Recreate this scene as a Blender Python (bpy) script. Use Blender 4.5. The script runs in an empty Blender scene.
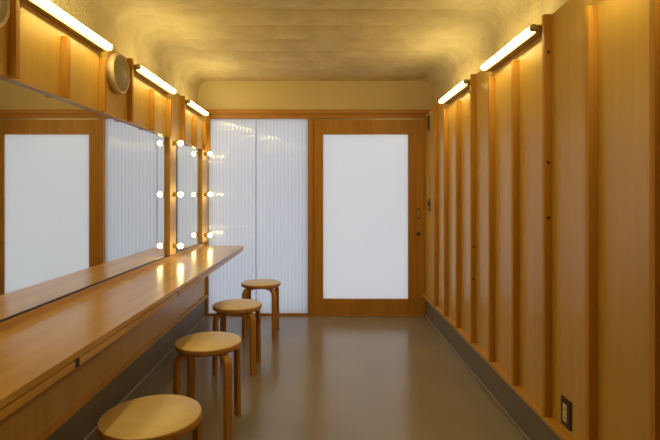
import bpy, bmesh, math, random
from mathutils import Vector, noise
random.seed(3)
S = bpy.context.scene
C = S.collection
PI = math.pi

# ------------------------------------------------------------------ materials
def new_mat(name):
    m = bpy.data.materials.new(name); m.use_nodes = True
    nt = m.node_tree; nt.nodes.clear()
    out = nt.nodes.new('ShaderNodeOutputMaterial')
    return m, nt, out

def principled(name, col, rough=.5, metal=0., spec=.5, coat=0., bump=None):
    m, nt, out = new_mat(name)
    p = nt.nodes.new('ShaderNodeBsdfPrincipled')
    p.inputs['Base Color'].default_value = (*col, 1)
    p.inputs['Roughness'].default_value = rough
    p.inputs['Metallic'].default_value = metal
    p.inputs['Specular IOR Level'].default_value = spec
    p.inputs['Coat Weight'].default_value = coat
    nt.links.new(p.outputs[0], out.inputs[0])
    if bump:
        tc = nt.nodes.new('ShaderNodeTexCoord')
        n = nt.nodes.new('ShaderNodeTexNoise'); n.inputs['Scale'].default_value = bump[0]; n.inputs['Detail'].default_value = 5
        b = nt.nodes.new('ShaderNodeBump'); b.inputs['Strength'].default_value = bump[1]; b.inputs['Distance'].default_value = bump[2]
        nt.links.new(tc.outputs['Object'], n.inputs['Vector'])
        nt.links.new(n.outputs['Fac'], b.inputs['Height'])
        nt.links.new(b.outputs[0], p.inputs['Normal'])
    return m, nt, p

def wood(name, c_dark, c_light, scale, rough=.38, spec=.45, coat=.0, bump=.03):
    """fine grain stretched along one axis: scale = noise frequency per axis"""
    m, nt, out = new_mat(name)
    N = nt.nodes.new; L = nt.links.new
    p = N('ShaderNodeBsdfPrincipled'); L(p.outputs[0], out.inputs[0])
    p.inputs['Roughness'].default_value = rough
    p.inputs['Specular IOR Level'].default_value = spec
    p.inputs['Coat Weight'].default_value = coat
    p.inputs['Coat Roughness'].default_value = .22
    tc = N('ShaderNodeTexCoord'); mp = N('ShaderNodeMapping'); mp.inputs['Scale'].default_value = scale
    L(tc.outputs['Object'], mp.inputs['Vector'])
    n1 = N('ShaderNodeTexNoise'); n1.inputs['Scale'].default_value = 1; n1.inputs['Detail'].default_value = 6; n1.inputs['Roughness'].default_value = .6
    n1.inputs['Distortion'].default_value = .4
    L(mp.outputs[0], n1.inputs['Vector'])
    mp2 = N('ShaderNodeMapping'); mp2.inputs['Scale'].default_value = tuple(s*.16 for s in scale)
    L(tc.outputs['Object'], mp2.inputs['Vector'])
    n2 = N('ShaderNodeTexNoise'); n2.inputs['Scale'].default_value = 1; n2.inputs['Detail'].default_value = 2
    L(mp2.outputs[0], n2.inputs['Vector'])
    mx = N('ShaderNodeMath'); mx.operation = 'MULTIPLY_ADD'; mx.inputs[1].default_value = .45
    L(n2.outputs['Fac'], mx.inputs[0])
    m5 = N('ShaderNodeMath'); m5.operation = 'MULTIPLY'; m5.inputs[1].default_value = .55
    L(n1.outputs['Fac'], m5.inputs[0]); L(m5.outputs[0], mx.inputs[2])
    r = N('ShaderNodeValToRGB')
    r.color_ramp.elements[0].position = .36; r.color_ramp.elements[0].color = (*c_dark, 1)
    r.color_ramp.elements[1].position = .64; r.color_ramp.elements[1].color = (*c_light, 1)
    L(mx.outputs[0], r.inputs[0]); L(r.outputs[0], p.inputs['Base Color'])
    b = N('ShaderNodeBump'); b.inputs['Strength'].default_value = bump; b.inputs['Distance'].default_value = .002
    L(n1.outputs['Fac'], b.inputs['Height']); L(b.outputs[0], p.inputs['Normal'])
    return m

def emit(name, col, strength):
    m, nt, out = new_mat(name)
    e = nt.nodes.new('ShaderNodeEmission'); e.inputs[0].default_value = (*col, 1); e.inputs[1].default_value = strength
    nt.links.new(e.outputs[0], out.inputs[0])
    return m

WD, WL = (.56, .345, .070), (.66, .415, .090)
M = {}
M['panel'] = wood('panel_veneer', WD, WL, (30, 30, 1.1), rough=.40, spec=.6, coat=.25)
M['batten'] = wood('batten_pine', (.52, .255, .044), (.60, .31, .059), (42, 42, 1.6), rough=.6, spec=.2)
M['rail'] = wood('rail_pine', (.50, .26, .05), (.66, .36, .08), (40, 1.6, 40), rough=.42)
M['lintel'] = wood('lintel_pine', (.40, .185, .045), (.56, .28, .075), (1.6, 40, 40), rough=.42)
M['counter'] = wood('counter_veneer', (.49, .27, .06), (.68, .42, .115), (16, .9, 16), rough=.23, spec=.5, coat=.25, bump=.015)
M['stooltop'] = wood('birch_top', (.66, .49, .24), (.76, .58, .31), (3, 22, 22), rough=.33)
M['birch'] = wood('birch_solid', (.44, .215, .065), (.58, .31, .105), (30, 30, 2), rough=.36)
M['doorwood'] = wood('door_veneer', (.42, .20, .042), (.57, .295, .07), (34, 34, 1.3), rough=.4)
M['tan'] = wood('maple_board', (.55, .34, .13), (.68, .45, .19), (30, 30, 1.3), rough=.35)
M['grey'], nt_, p_ = principled('grey_vinyl_baseboard', (.185, .162, .138), .5, bump=(60, .1, .002))
M['plaster'], nt_, p_ = principled('cream_paint', (.72, .62, .42), .65, bump=(90, .12, .002))
M['joint'], nt_, p_ = principled('pale_sealant', (.50, .46, .40), .5)
M['cream'], nt_, p_ = principled('cream_plastic', (.75, .66, .46), .4)
M['dark'], nt_, p_ = principled('dark_bronze', (.075, .052, .032), .4, .6)
M['steel'], nt_, p_ = principled('satin_steel', (.36, .30, .23), .32, .9)
M['plate'], nt_, p_ = principled('bronze_plate', (.20, .13, .06), .4, .5)
M['alu'], nt_, p_ = principled('pale_aluminium', (.75, .73, .70), .3, .9)
M['brass'], nt_, p_ = principled('olive_brass', (.34, .22, .045), .45, .6)
M['black'], nt_, p_ = principled('black_edge', (.02, .017, .014), .45)
M['housing'], nt_, p_ = principled('tan_lamp_housing', (.36, .25, .115), .6, spec=.2)
M['offwhite'], nt_, p_ = principled('cream_enamel', (.60, .52, .38), .45)
M['cap'], nt_, p_ = principled('tan_cap', (.46, .36, .22), .4, .3)
M['speaker'], nt_, p_ = principled('beige_speaker_shell', (.66, .53, .37), .45)
M['knot'], nt_, p_ = principled('dark_knot', (.05, .022, .008), .6)

# speaker grille: fine perforation
m, nt, p = principled('grille_mesh', (.24, .19, .115), .55, .2)
tc = nt.nodes.new('ShaderNodeTexCoord'); v = nt.nodes.new('ShaderNodeTexVoronoi'); v.inputs['Scale'].default_value = 160
r = nt.nodes.new('ShaderNodeValToRGB'); r.color_ramp.elements[0].position = .2; r.color_ramp.elements[0].color = (.16, .13, .085, 1)
r.color_ramp.elements[1].position = .45; r.color_ramp.elements[1].color = (.40, .33, .22, 1)
nt.links.new(tc.outputs['Object'], v.inputs['Vector']); nt.links.new(v.outputs['Distance'], r.inputs[0]); nt.links.new(r.outputs[0], p.inputs['Base Color'])
M['grille'] = m

# mirror glass
m, nt, out = new_mat('mirror_silver')
g = nt.nodes.new('ShaderNodeBsdfGlossy'); g.inputs['Color'].default_value = (.87, .88, .86, 1); g.inputs['Roughness'].default_value = 0.0
nt.links.new(g.outputs[0], out.inputs[0]); M['mirror'] = m

# floor vinyl
m, nt, p = principled('floor_vinyl', (.165, .14, .115), .21, spec=.55)
tc = nt.nodes.new('ShaderNodeTexCoord'); n = nt.nodes.new('ShaderNodeTexNoise'); n.inputs['Scale'].default_value = 2.2; n.inputs['Detail'].default_value = 6
r = nt.nodes.new('ShaderNodeValToRGB'); r.color_ramp.elements[0].position = .3; r.color_ramp.elements[0].color = (.262, .222, .180, 1)
r.color_ramp.elements[1].position = .7; r.color_ramp.elements[1].color = (.30, .256, .21, 1)
nt.links.new(tc.outputs['Object'], n.inputs['Vector']); nt.links.new(n.outputs['Fac'], r.inputs[0]); nt.links.new(r.outputs[0], p.inputs['Base Color'])
n2 = nt.nodes.new('ShaderNodeTexNoise'); n2.inputs['Scale'].default_value = 9; n2.inputs['Detail'].default_value = 3
b = nt.nodes.new('ShaderNodeBump'); b.inputs['Strength'].default_value = .08; b.inputs['Distance'].default_value = .004
nt.links.new(tc.outputs['Object'], n2.inputs['Vector']); nt.links.new(n2.outputs['Fac'], b.inputs['Height']); nt.links.new(b.outputs[0], p.inputs['Normal'])
M['floor'] = m

# sprayed foam
m, nt, p = principled('sprayed_foam', (.70, .585, .385), .8, spec=.25)
tc = nt.nodes.new('ShaderNodeTexCoord')
n = nt.nodes.new('ShaderNodeTexNoise'); n.inputs['Scale'].default_value = 55; n.inputs['Detail'].default_value = 8; n.inputs['Roughness'].default_value = .65
n3 = nt.nodes.new('ShaderNodeTexNoise'); n3.inputs['Scale'].default_value = 7; n3.inputs['Detail'].default_value = 6
r = nt.nodes.new('ShaderNodeValToRGB'); r.color_ramp.elements[0].position = .3; r.color_ramp.elements[0].color = (.62, .51, .32, 1)
r.color_ramp.elements[1].position = .7; r.color_ramp.elements[1].color = (.76, .645, .435, 1)
b = nt.nodes.new('ShaderNodeBump'); b.inputs['Strength'].default_value = .9; b.inputs['Distance'].default_value = .02
nt.links.new(tc.outputs['Object'], n.inputs['Vector']); nt.links.new(tc.outputs['Object'], n3.inputs['Vector'])
nt.links.new(n3.outputs['Fac'], r.inputs[0]); nt.links.new(r.outputs[0], p.inputs['Base Color'])
nt.links.new(n.outputs['Fac'], b.inputs['Height']); nt.links.new(b.outputs[0], p.inputs['Normal'])
M['foam'] = m

def translucent(name, trans, diff, gloss_rough, ribs, ior=1.5):
    m, nt, out = new_mat(name)
    N = nt.nodes.new; L = nt.links.new
    tr = N('ShaderNodeBsdfTranslucent'); tr.inputs['Color'].default_value = (*trans, 1)
    df = N('ShaderNodeBsdfDiffuse'); df.inputs['Color'].default_value = (*diff, 1)
    ad = N('ShaderNodeAddShader'); L(tr.outputs[0], ad.inputs[0]); L(df.outputs[0], ad.inputs[1])
    gl = N('ShaderNodeBsdfGlossy'); gl.inputs['Roughness'].default_value = gloss_rough
    fr = N('ShaderNodeFresnel'); fr.inputs['IOR'].default_value = 1.75 if ribs else ior
    mx = N('ShaderNodeMixShader'); L(fr.outputs[0], mx.inputs[0]); L(ad.outputs[0], mx.inputs[1]); L(gl.outputs[0], mx.inputs[2])
    L(mx.outputs[0], out.inputs[0])
    if ribs:
        tc = N('ShaderNodeTexCoord'); sx = N('ShaderNodeSeparateXYZ'); L(tc.outputs['Object'], sx.inputs[0])
        k = N('ShaderNodeMath'); k.operation = 'MULTIPLY'; k.inputs[1].default_value = 2*PI/ribs; L(sx.outputs[0], k.inputs[0])
        c = N('ShaderNodeMath'); c.operation = 'COSINE'; L(k.outputs[0], c.inputs[0])
        rr = N('ShaderNodeValToRGB')
        rr.color_ramp.elements[0].position = .0; rr.color_ramp.elements[0].color = (*trans, 1)
        rr.color_ramp.elements[1].position = 1; rr.color_ramp.elements[1].color = (trans[0]*.86, trans[1]*.87, trans[2]*.88, 1)
        e = rr.color_ramp.elements.new(.72); e.color = (*trans, 1)
        mr = N('ShaderNodeMapRange'); mr.inputs[1].default_value = -1; mr.inputs[2].default_value = 1; L(c.outputs[0], mr.inputs[0])
        L(mr.outputs[0], rr.inputs[0]); L(rr.outputs[0], tr.inputs['Color'])
        b = N('ShaderNodeBump'); b.inputs['Strength'].default_value = .7; b.inputs['Distance'].default_value = .0013
        L(c.outputs[0], b.inputs['Height']); L(b.outputs[0], gl.inputs['Normal'])
    return m
M['poly'] = translucent('ribbed_polycarbonate', (.745, .775, .835), (.15, .147, .14), .05, .0385)
M['polyjoint'] = translucent('polycarbonate_joint', (.86, .875, .92), (.05, .05, .05), .3, 0, 1.03)
M['frost'] = translucent('frosted_door_glass', (.70, .712, .735), (.13, .127, .12), .30, 0)

LAMP = (1.0, .76, .40)
M['tube'] = emit('lit_fluorescent_tube', (1.0, .815, .30), 37.0)
M['bulb'] = emit('lit_frosted_bulb', (1.0, .82, .33), 36.0)

# ------------------------------------------------------------------ mesh helpers
def obj(name, bm, mats, parent=None, smooth=False, loc=(0, 0, 0)):
    me = bpy.data.meshes.new(name)
    bmesh.ops.recalc_face_normals(bm, faces=bm.faces)
    bm.to_mesh(me); bm.free()
    for mm in (mats if isinstance(mats, (list, tuple)) else [mats]):
        me.materials.append(M[mm])
    if smooth:
        for f in me.polygons: f.use_smooth = True
    o = bpy.data.objects.new(name, me); C.objects.link(o)
    o.location = loc
    if parent: o.parent = parent
    return o

def add_box(bm, x0, x1, y0, y1, z0, z1, bev=.0025, mi=0):
    b2 = bmesh.new()
    bmesh.ops.create_cube(b2, size=1)
    for v in b2.verts:
        v.co = Vector((x0 + (v.co.x+.5)*(x1-x0), y0 + (v.co.y+.5)*(y1-y0), z0 + (v.co.z+.5)*(z1-z0)))
    if bev:
        bmesh.ops.bevel(b2, geom=b2.edges[:], offset=bev, segments=2, affect='EDGES', profile=.7)
    for f in b2.faces: f.material_index = mi
    tmp = bpy.data.meshes.new('tmp'); b2.to_mesh(tmp); b2.free()
    bm.from_mesh(tmp); bpy.data.meshes.remove(tmp)
    return bm

def box(*a, **k): return add_box(bmesh.new(), *a, **k)

def add_lathe(bm, prof, axis='z', c=(0, 0, 0), n=40, mi=None):
    """prof: list of (radius, height) turned round an axis through c"""
    rings = []
    for r, h in prof:
        if r < 1e-6:
            ring = [(0, 0, h)]
        else:
            ring = [(r*math.cos(2*PI*i/n), r*math.sin(2*PI*i/n), h) for i in range(n)]
        vs = []
        for a, b, d in ring:
            if axis == 'z': p = (a, b, d)
            elif axis == 'x': p = (d, a, b)
            else: p = (a, d, b)
            vs.append(bm.verts.new(Vector(p) + Vector(c)))
        rings.append(vs)
    for j in range(len(rings)-1):
        A, B = rings[j], rings[j+1]
        for i in range(n):
            k = (i+1) % n
            if len(A) == 1 and len(B) == 1: continue
            if len(A) == 1: f = bm.faces.new((A[0], B[i], B[k]))
            elif len(B) == 1: f = bm.faces.new((A[i], B[0], A[k]))
            else: f = bm.faces.new((A[i], B[i], B[k], A[k]))
            f.smooth = True
            if mi: f.material_index = mi[j]
    return bm

def lathe(*a, **k): return add_lathe(bmesh.new(), *a, **k)

def empty(name, label, cat, loc, group=None):
    o = bpy.data.objects.new(name, None); C.objects.link(o)
    o.location = loc; o.empty_display_size = .1
    return tag(o, label, cat, group)

def tag(o, label, cat, group=None):
    o['label'] = label; o['category'] = cat
    if group: o['group'] = group
    return o

def struct(o, label=None):
    o['kind'] = 'structure'
    if label: o['label'] = label
    return o

def dup(root, loc, label):
    r = root.copy(); C.objects.link(r); r.location = loc; r['label'] = label
    for ch in list(root.children):
        c = ch.copy(); C.objects.link(c); c.parent = r
        for g in list(ch.children):
            d = g.copy(); C.objects.link(d); d.parent = c
    return r

# ------------------------------------------------------------------ dimensions (metres; y runs away from the camera)
YB, YF = 5.08, -1.0           # far wall, wall behind the camera
XR, XRE = 1.08, 1.044         # right panelling, batten edge
XL, XLE, XM = -1.235, -1.203, -1.257   # left panelling, batten edge, mirror plane
ZP = 2.145                    # top of panelling
ZT = 2.035                    # top of the short battens
FR, FL, ZC = 1.155, -1.35, 2.512       # foam side walls and ceiling

# ------------------------------------------------------------------ room shell
bm = box(FL-.1, FR+.1, YF-.1, YB+.12, -.08, 0, bev=0)
struct(obj('floor', bm, 'floor'), 'smooth grey-brown vinyl floor')

# sprayed foam vault: profile swept along y with the corrugations of the steel shell under it
bm = bmesh.new()
prof = []
rad = .125
prof.append((FR, 1.95)); prof.append((FR, 2.05)); prof.append((FR, 2.15)); prof.append((FR, 2.22)); prof.append((FR, 2.30))
for i in range(9):
    a = PI/2*i/8
    prof.append((FR-rad+rad*math.cos(a), ZC-rad+rad*math.sin(a)))
nx = 110
for i in range(1, nx):
    prof.append((FR-rad + (FL+rad-FR+rad)*i/nx, ZC))
for i in range(9):
    a = PI/2 + PI/2*i/8
    prof.append((FL+rad+rad*math.cos(a), ZC-rad+rad*math.sin(a)))
for z in (2.30, 2.22, 2.15, 2.05, 1.95): prof.append((FL, z))
ys = [YF-.05 + (YB+.0-YF+.05)*i/420 for i in range(421)]
grid = []
xm = (FL+FR)/2
for y in ys:
    row = []
    for x, z in prof:
        ph = (y-3.30)/.305
        rib = abs(math.cos(PI*ph))            # narrow creases between broad pillows
        d = .062*(rib**.40) - .038
        d *= .12+.88*min(1, max(0, (min(FR-x, x-FL)-rad*.6)/.34))
        d += .004*noise.noise(Vector((x*2.6, y*2.6, z*2.6))) + .004*noise.noise(Vector((x*9, y*9, z*9))) +   .006*noise.noise(Vector((x*22, y*22, z*22)))
        fade = min(1, max(0, (YB-y)/.18)); d *= .35+.65*fade
        # push inwards
        cx, cz = x, z
        nx_, nz_ = 0, -1
        if z <= ZC-rad: nx_, nz_ = (-1 if x > 0 else 1), 0
        elif x > FR-rad:
            nx_, nz_ = -(x-(FR-rad))/rad, -(z-(ZC-rad))/rad
        elif x < FL+rad:
            nx_, nz_ = -(x-(FL+rad))/rad, -(z-(ZC-rad))/rad
        row.append(bm.verts.new((x+nx_*d, y, z+nz_*d)))
    grid.append(row)
for a, b in zip(grid, grid[1:]):
    for i in range(len(a)-1):
        bm.faces.new((a[i], a[i+1], b[i+1], b[i]))
struct(obj('ceiling', bm, 'foam', smooth=True), 'lumpy sprayed foam ceiling with cross ripples')

# outer box that closes the room behind the visible surfaces
bm = bmesh.new()
add_box(bm, FL-.1, FR+.1, YF-.1, YB+.1, ZC+.06, ZC+.12, bev=0)
struct(obj('roof', bm, 'plaster'))
struct(obj('wall_front', box(FL-.1, FR+.1, YF-.1, YF, 0, ZC+.06, bev=0), 'plaster'))

# plaster band above the far lintel
struct(obj('wall_back', box(FL-.1, FR+.1, YB, YB+.1, 2.19, ZC+.06, bev=0), 'plaster'), 'plain cream plaster band above the door lintel')

# ---- right wall
wr = struct(obj('wall_right', box(XR, XR+.12, YF, YB, .2, ZP, bev=0), 'panel'), 'golden veneer panelling with upright battens')
br = struct(obj('baseboard_right', box(XR, XR+.12, YF, YB, 0, .213, bev=0), 'grey'), 'tall grey baseboard under the right panelling')
obj('sealant_joint', box(XR-.007, XR+.001, YF, YB-.001, 0, .006, bev=.002), 'joint', br)
obj('bottom_rail', box(XRE, XR+.002, YF, YB-.03, .211, .234, bev=.002), 'rail', wr)
knots = {2.275: (1.965, 1.441, 1.179), 3.4: (.918, .69)}
for k in range(-3, 7):
    yf = round(2.275+.375*k, 3)
    tall = (k % 3 == 0)
    bt = obj('batten', box(XRE, XR+.002, yf-.026, yf, .234, ZP if tall else ZT, bev=.0018), 'batten', wr)
    for z in knots.get(yf, ()):
        obj('knot', lathe([(0, -.0008), (.0075, -.0008), (.0085, .001)], axis='y', c=(XRE+.019, yf-.026, z), n=14), 'knot', bt)

# ---- left wall: panelling above and below the mirrors
bm = bmesh.new()
add_box(bm, XL-.15, XL, YF, YB, 1.746, ZP, bev=0)
add_box(bm, XL-.15, XM-.008, YF, YB, .70, 1.746, bev=0)
add_box(bm, XL-.15, XM, YF, YB, .2, .70, bev=0)
wl = struct(obj('wall_left', bm, 'panel'), 'golden veneer panelling above and below the mirrors')
for i in range(-1, 9):
    yf = round(1.88+.375*i, 3)
    tall = (i % 3 == 0)
    obj('batten', box(XL-.002, XLE, yf-.026, yf, 1.748, ZP if tall else ZT, bev=.0018), 'batten', wl)
obj('corner_post', box(XL-.002, XLE-.004, YB-.075, YB-.022, 1.748, ZP, bev=.002), 'batten', wl)
bl = struct(obj('baseboard_left', box(XL-.15, XM-.004, YF, YB, 0, .206, bev=0), 'grey'), 'tall grey baseboard under the counter')
obj('sealant_joint', box(XM-.006, XM+.004, YF, YB-.001, 0, .006, bev=.002), 'joint', bl)
obj('bottom_rail', box(XM-.002, XM+.022, YF, YB-.03, .204, .226, bev=.002), 'rail', wl)

# ---- far wall woodwork
t = struct(obj('trim_1', box(FL, FR, YB-.045, YB+.05, 2.148, 2.192, bev=.003), 'lintel'), 'wooden lintel across the far wall')
obj('lower_board', box(FL, FR, YB-.030, YB+.05, 2.100, 2.1475, bev=.003), 'lintel', t)
struct(obj('trim_2', box(-.173, -.1185, YB-.040, YB+.05, 0, 2.100, bev=.003), 'doorwood'), 'wooden post between the ribbed sheet and the door')
struct(obj('trim_3', box(XM-.05, -1.236, YB-.035, YB+.05, 0, 2.100, bev=.003), 'batten'), 'wooden jamb at the left end of the ribbed sheets')
struct(obj('trim_4', box(-1.236, -.173, YB-.020, YB+.05, 0, .020, bev=.003), 'doorwood'), 'thin wooden sill under the ribbed sheets')
struct(obj('trim_5', box(1.0605, FR+.05, YB-.030, YB+.05, 0, 2.100, bev=.003), 'doorwood'), 'wooden jamb at the right of the door')
# ribbed polycarbonate sheets
w = struct(obj('window_1', box(-1.236, -.7272, YB+.004, YB+.012, .020, 2.100, bev=0), 'poly'), 'backlit ribbed polycarbonate sheet behind the counter end')
w = struct(obj('window_2', box(-.7268, -.173, YB+.004, YB+.012, .020, 2.100, bev=0), 'poly'), 'backlit ribbed polycarbonate sheet beside the door post')
obj('joint_strip', box(-.738, -.716, YB+.001, YB+.0035, .020, 2.100, bev=.0), 'polyjoint', w)

# ---- door
DX0, DX1, DZ0, DZ1 = -.119, 1.061, .006, 2.090
GX0, GX1, GZ0, GZ1 = -.0107, .898, .176, 1.932
y0, y1 = YB-.022, YB+.018
bm = bmesh.new()
add_box(bm, DX0, GX0, y0, y1, DZ0, DZ1)
add_box(bm, GX1, DX1, y0, y1, DZ0, DZ1)
add_box(bm, GX0-.001, GX1+.001, y0+.0006, y1, GZ1, DZ1)
add_box(bm, GX0-.001, GX1+.001, y0+.0006, y1, DZ0, GZ0)
door = struct(obj('door_1', bm, 'doorwood'), 'wide wooden sliding door with one frosted pane')
obj('pane', box(GX0-.008, GX1+.008, YB-.006, YB+.002, GZ0-.008, GZ1+.008, bev=0), 'frost', door)
def px(x, y, Z=YB-.02): return ((x-324)*Z/475, 1.29-(y-194.5)*Z/475)
pl = obj('pull_plate', box(px(416.6, 0)[0], px(420.0, 0)[0], y0-.003, y0+.001, px(0, 219.3)[1], px(0, 208.3)[1], bev=.001), 'plate', door)
obj('finger_recess', box(px(417.4, 0)[0], px(419.2, 0)[0], y0-.0045, y0-.002, px(0, 217.6)[1], px(0, 210)[1], bev=.001), 'cap', pl)
pl = obj('lock_plate', box(px(416.4, 0)[0], px(420.2, 0)[0], y0-.003, y0+.001, px(0, 235.9)[1], px(0, 232)[1], bev=.001), 'plate', door)
obj('thumb_turn', box(px(417.6, 0)[0], px(419.4, 0)[0], y0-.016, y0-.002, px(0, 235)[1], px(0, 233)[1], bev=.002), 'dark', pl)
tag_ = struct(obj('trim_6', box(DX0, DX1, YB-.012, YB+.02, 2.091, 2.099, bev=.001), 'alu'), 'pale metal track above the door')

struct(obj('trim_7', box(-.1185, 1.0605, YB-.030, YB+.05, 0, .0055, bev=.001), 'doorwood'), 'thin wooden threshold under the door')
# ------------------------------------------------------------------ mirrors
def mirror(ya, yb, label, near):
    o = empty('wall_mirror', label, 'mirror', (XM, (ya+yb)/2, .800), 'mirrors over the counter')
    h = (yb-ya)/2
    obj('mirror_glass', box(-.006, 0, -h, h, 0, .944, bev=0), 'mirror', o)
    bm = bmesh.new()
    add_box(bm, -.007, .004, -h, h, -.006, .002, bev=0)
    add_box(bm, -.007, .004, -h-near, -h+.001, -.006, .945, bev=0)
    obj('mirror_edging', bm, 'black', o)
    return o
mirror(-.9, 3.802, 'long wide wall mirror along the counter', .004)
mirror(4.065, 4.808, 'small narrow wall mirror between the two boards of bulbs', .104)

# ------------------------------------------------------------------ boards of makeup bulbs
def bulb_board(ya, yb, yc, label):
    o = empty('bulb_board', label, 'lamp', (XL, (ya+yb)/2, .800), 'bulb boards at the mirrors')
    h = (yb-ya)/2
    obj('board', box(-.022, .003, -h, h, 0, .945, bev=.002), 'tan', o)
    for dz in (-.42, 0, .42):
        z = .49+dz; yy = yc-(ya+yb)/2
        s = obj('bulb_socket', lathe([(0, .003), (.020, .003), (.020, .007), (.0175, .009), (.0165, .038), (.0140, .041), (0, .041)], axis='x', c=(0, yy, z), n=24), 'brass', o)
        pr = [(0, .036), (.011, .036), (.0115, .042)]
        R = .0205
        for k in range(2, 13):
            a = PI*k/12
            pr.append((R*math.sin(a), .062-R*math.cos(a)))
        pr[-1] = (0, .062+R)
        obj('bulb', lathe(pr, axis='x', c=(0, yy, z), n=24), 'bulb', s, smooth=True)
    return o
bulb_board(3.803, 3.957, 3.885, 'tall wooden board with three lit bulbs between the two mirrors')
bulb_board(4.812, 5.038, 4.895, 'tall wooden board with three lit bulbs in the far corner by the ribbed sheet')

# ------------------------------------------------------------------ counter
CT, CF = .765, -.826
cnt = empty('makeup_counter', 'long golden wood counter under the mirrors along the left wall', 'counter', (-1.04, 2.0, .70))
def cb(x0, x1, ya, yb, z0, z1, **k): return box(x0+1.04, x1+1.04, ya-2.0, yb-2.0, z0-.70, z1-.70, **k)
obj('countertop', cb(XM, CF, -.9, 4.872, .742, CT, bev=.0018), 'counter', cnt)
obj('upstand', cb(XM, XM+.016, -.9, 4.872, CT-.001, .794, bev=.0015), 'counter', cnt)
obj('apron', cb(CF-.030, CF-.002, -.9, 4.869, .711, .7365, bev=.001), 'counter', cnt)
for y in (1.595, 2.70, 3.885):
    obj('bracket', cb(XM, CF-.001, y-.013, y+.013, .710, .742, bev=.001), 'black', cnt)

# ------------------------------------------------------------------ stools
def make_stool(loc, label):
    o = empty('stool', label, 'stool', loc, 'row of round stools at the counter')
    H, R = .477, .181
    pr = [(0, H), (R-.006, H), (R-.002, H-.0015), (R, H-.005), (R, H-.026), (R-.003, H-.030), (0, H-.030)]
    obj('seat', lathe(pr, n=72, mi=[0, 0, 1, 1, 1, 1]), ['stooltop', 'birch'], o)
    zt, rb, ro = H-.0425, .056, .190
    path = [(.085, zt)]
    for i in range(9):
        a = PI/2*(1-i/8)
        path.append((ro-rb+rb*math.cos(a), zt-rb+rb*math.sin(a)))
    path.append((ro+.001, .2)); path.append((ro+.003, 0))
    for q in range(4):
        ang = PI/4+q*PI/2
        d = Vector((math.cos(ang), math.sin(ang), 0)); t = Vector((-d.y, d.x, 0))
        bm = bmesh.new(); prev = None
        for i, (rr, zz) in enumerate(path):
            if i == 0: tan = Vector((1, 0))
            elif i == len(path)-1: tan = Vector((0, -1))
            else:
                tan = Vector((path[i+1][0]-path[i-1][0], path[i+1][1]-path[i-1][1])).normalized()
            nrm = Vector((-tan.y, tan.x))       # outward side
            th = .0125; wd = .0215
            ring = []
            for sa, sb in ((1, -.8), (1, .8), (.75, 1), (-.75, 1), (-1, .8), (-1, -.8), (-.75, -1), (.75, -1)):
                r2 = rr+nrm.x*th*sa; z2 = zz+nrm.y*th*sa
                if i == len(path)-1: z2 = 0
                ring.append(bm.verts.new(d*r2 + t*(wd*sb) + Vector((0, 0, z2))))
            if prev:
                for k in range(8):
                    f = bm.faces.new((prev[k], prev[(k+1) % 8], ring[(k+1) % 8], ring[k]))
            else: bm.faces.new(ring)
            prev = ring
        bm.faces.new(prev)
        obj('leg', bm, 'birch', o)
    return o
s0 = make_stool((-.639, 1.757, 0), 'round four-legged birch stool nearest the camera, cut off by the bottom of the photo')
dup(s0, (-.643, 2.645, 0), 'round four-legged birch stool standing second from the camera along the counter')
dup(s0, (-.643, 3.530, 0), 'round four-legged birch stool standing third from the camera, near the counter end')
dup(s0, (-.584, 4.405, 0), 'round four-legged birch stool farthest back, in front of the ribbed backlit sheet')

# ------------------------------------------------------------------ tube lamps
def tube_lamp(side, ya, yb, label):
    xp, xt = (XR, 1.021) if side > 0 else (XL, -1.184)
    o = empty('tube_lamp', label, 'lamp', (xp, (ya+yb)/2, 2.06), 'tube lamps along the tops of the panelling')
    h = (yb-ya)/2; dx = xt-xp; zc = .043
    edge = dx + side*.012
    obj('lamp_housing', box(min(0, edge), max(0, edge), -h, h, .018, .057, bev=.002), 'housing', o)
    obj('tube', lathe([(0, -h+.016), (.0162, -h+.016), (.0162, h-.004), (.014, h), (0, h)], axis='y', c=(dx, 0, zc), n=28), 'tube', o)
    obj('end_cap', lathe([(0, -h-.004), (.0165, -h-.004), (.0178, -h), (.0178, -h+.016), (0, -h+.016)], axis='y', c=(dx, 0, zc), n=28), 'cap', o)
    return o
tube_lamp(-1, 1.895, 2.625, 'lit tube lamp at top left, nearest the camera, cut by the top of the photo')
tube_lamp(-1, 3.020, 3.750, 'lit tube lamp on the left panelling just beyond the round speaker')
tube_lamp(-1, 4.145, 4.790, 'lit tube lamp on the left panelling in the far corner')
tube_lamp(1, 2.312, 3.045, 'larger and nearer lit tube lamp on the right panelling')
tube_lamp(1, 3.418, 4.150, 'smaller and farther lit tube lamp on the right panelling')
# the rows go on towards the camera
tube_lamp(1, 1.165, 1.885, 'lit tube lamp on the right panelling just above the top edge of the photo')
tube_lamp(-1, .770, 1.480, 'lit tube lamp on the left panelling just outside the top left corner of the photo')

# ------------------------------------------------------------------ speakers
def speaker(y, label):
    o = empty('wall_speaker', label, 'speaker', (XL, y, 2.004), 'round speakers on the left panelling')
    R = .120
    obj('speaker_shell', lathe([(0, 0), (R-.006, 0), (R-.003, .012), (R, .030), (R-.003, .040), (R-.010, .045), (R-.013, .043), (R-.016, .036), (0, .036)], axis='x', n=56), 'speaker', o)
    pr = [(R-.016, .037), (R-.05, .042), (R-.09, .045), (0, .046)]
    obj('speaker_grille', lathe(pr, axis='x', n=56), 'grille', o)
    return o
speaker(2.803, 'round beige wall speaker between the first and second tube lamps')
speaker(1.690, 'round beige wall speaker cut by the left edge of the photo')

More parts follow.
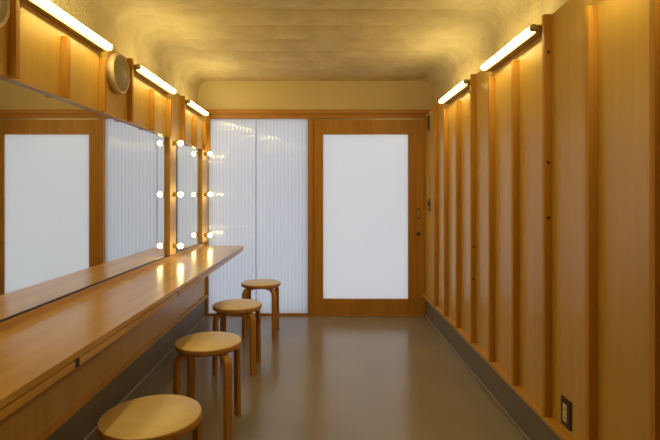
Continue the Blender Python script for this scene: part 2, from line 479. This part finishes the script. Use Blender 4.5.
# ------------------------------------------------------------------ right wall fittings
def on_right(name, label, cat, y, z):
    return empty(name, label, cat, (XR, y, z))
o = on_right('wall_outlet', 'dark plate with a cream insert low on the right panelling', 'outlet', 2.110, .257)
obj('cover_plate', box(-.009, 0, -.040, .040, 0, .125, bev=.003), 'dark', o)
f = obj('outlet_insert', box(-.012, -.007, -.0165, .0165, .024, .101, bev=.0015), 'cream', o)
for z in (.042, .078):
    for dy in (-.005, .005): obj('slot', box(-.0128, -.0115, dy-.0012, dy+.0012, z-.005, z+.005, bev=0), 'dark', f)

o = on_right('light_switch', 'dark and grey light switch plate on the right panelling beside the door', 'switch', 4.860, 1.121)
obj('cover_plate', box(-.009, 0, -.055, .055, 0, .128, bev=.003), 'steel', o)
obj('switch_rocker', box(-.014, -.007, -.030, .030, .052, .098, bev=.002), 'dark', o)

o = on_right('ring_handle', 'slim pale oval ring on the right panelling above the light switch', 'handle', 4.880, 1.275)
bm = bmesh.new()
pts = []
for i in range(40):
    a = 2*PI*i/40
    pts.append(Vector((-.012, .030*math.cos(a), .087 + (.057 if math.sin(a) > 0 else -.057) + .028*math.sin(a))))
prev = None; rings = []
for i, p in enumerate(pts):
    tn = (pts[(i+1) % 40]-pts[i-1]).normalized(); u = Vector((1, 0, 0)); v = tn.cross(u)
    rings.append([bm.verts.new(p+(u*math.cos(2*PI*k/8)+v*math.sin(2*PI*k/8))*.0055) for k in range(8)])
for i in range(40):
    A, B = rings[i], rings[(i+1) % 40]
    for k in range(8): bm.faces.new((A[k], A[(k+1) % 8], B[(k+1) % 8], B[k]))
obj('ring', bm, 'cream', o, smooth=True)
for z in (-.003, .165): obj('ring_mount', box(-.014, 0, -.006, .006, z, z+.012), 'steel', o)

o = on_right('wall_vent', 'small grey louvred vent plate high on the right panelling by the door lintel', 'vent', 4.860, 1.925)
obj('vent_frame', box(-.012, 0, -.070, .070, 0, .200, bev=.003), 'alu', o)
bm = add_box(bmesh.new(), -.0135, -.010, -.050, .050, .030, .170, bev=.001)
obj('vent_opening', bm, 'dark', o)
for k in range(5):
    obj('louvre', box(-.018, -.0115, -.048, .048, .040+.026*k, .046+.026*k, bev=.001), 'steel', o)

# ------------------------------------------------------------------ world, camera, view
w = bpy.data.worlds.new('overcast'); S.world = w; w.use_nodes = True
nt = w.node_tree; nt.nodes.clear()
wo = nt.nodes.new('ShaderNodeOutputWorld'); bg = nt.nodes.new('ShaderNodeBackground')
bg.inputs[0].default_value = (.93, .965, 1.0, 1); bg.inputs[1].default_value = 2.45
nt.links.new(bg.outputs[0], wo.inputs[0])

cam = bpy.data.cameras.new('camera'); co = bpy.data.objects.new('camera', cam); C.objects.link(co)
cam.sensor_width = 36; cam.lens = 475/660*36
cam.shift_x = 6/660; cam.shift_y = -25.5/660
cam.clip_start = .02
co.location = (0, 0, 1.29); co.rotation_euler = (PI/2, 0, 0)
S.camera = co
S.cycles.diffuse_bounces = 8
vs = S.view_settings
vs.view_transform = 'Standard'; vs.look = 'None'; vs.exposure = 0; vs.gamma = 1; vs.use_curve_mapping = False
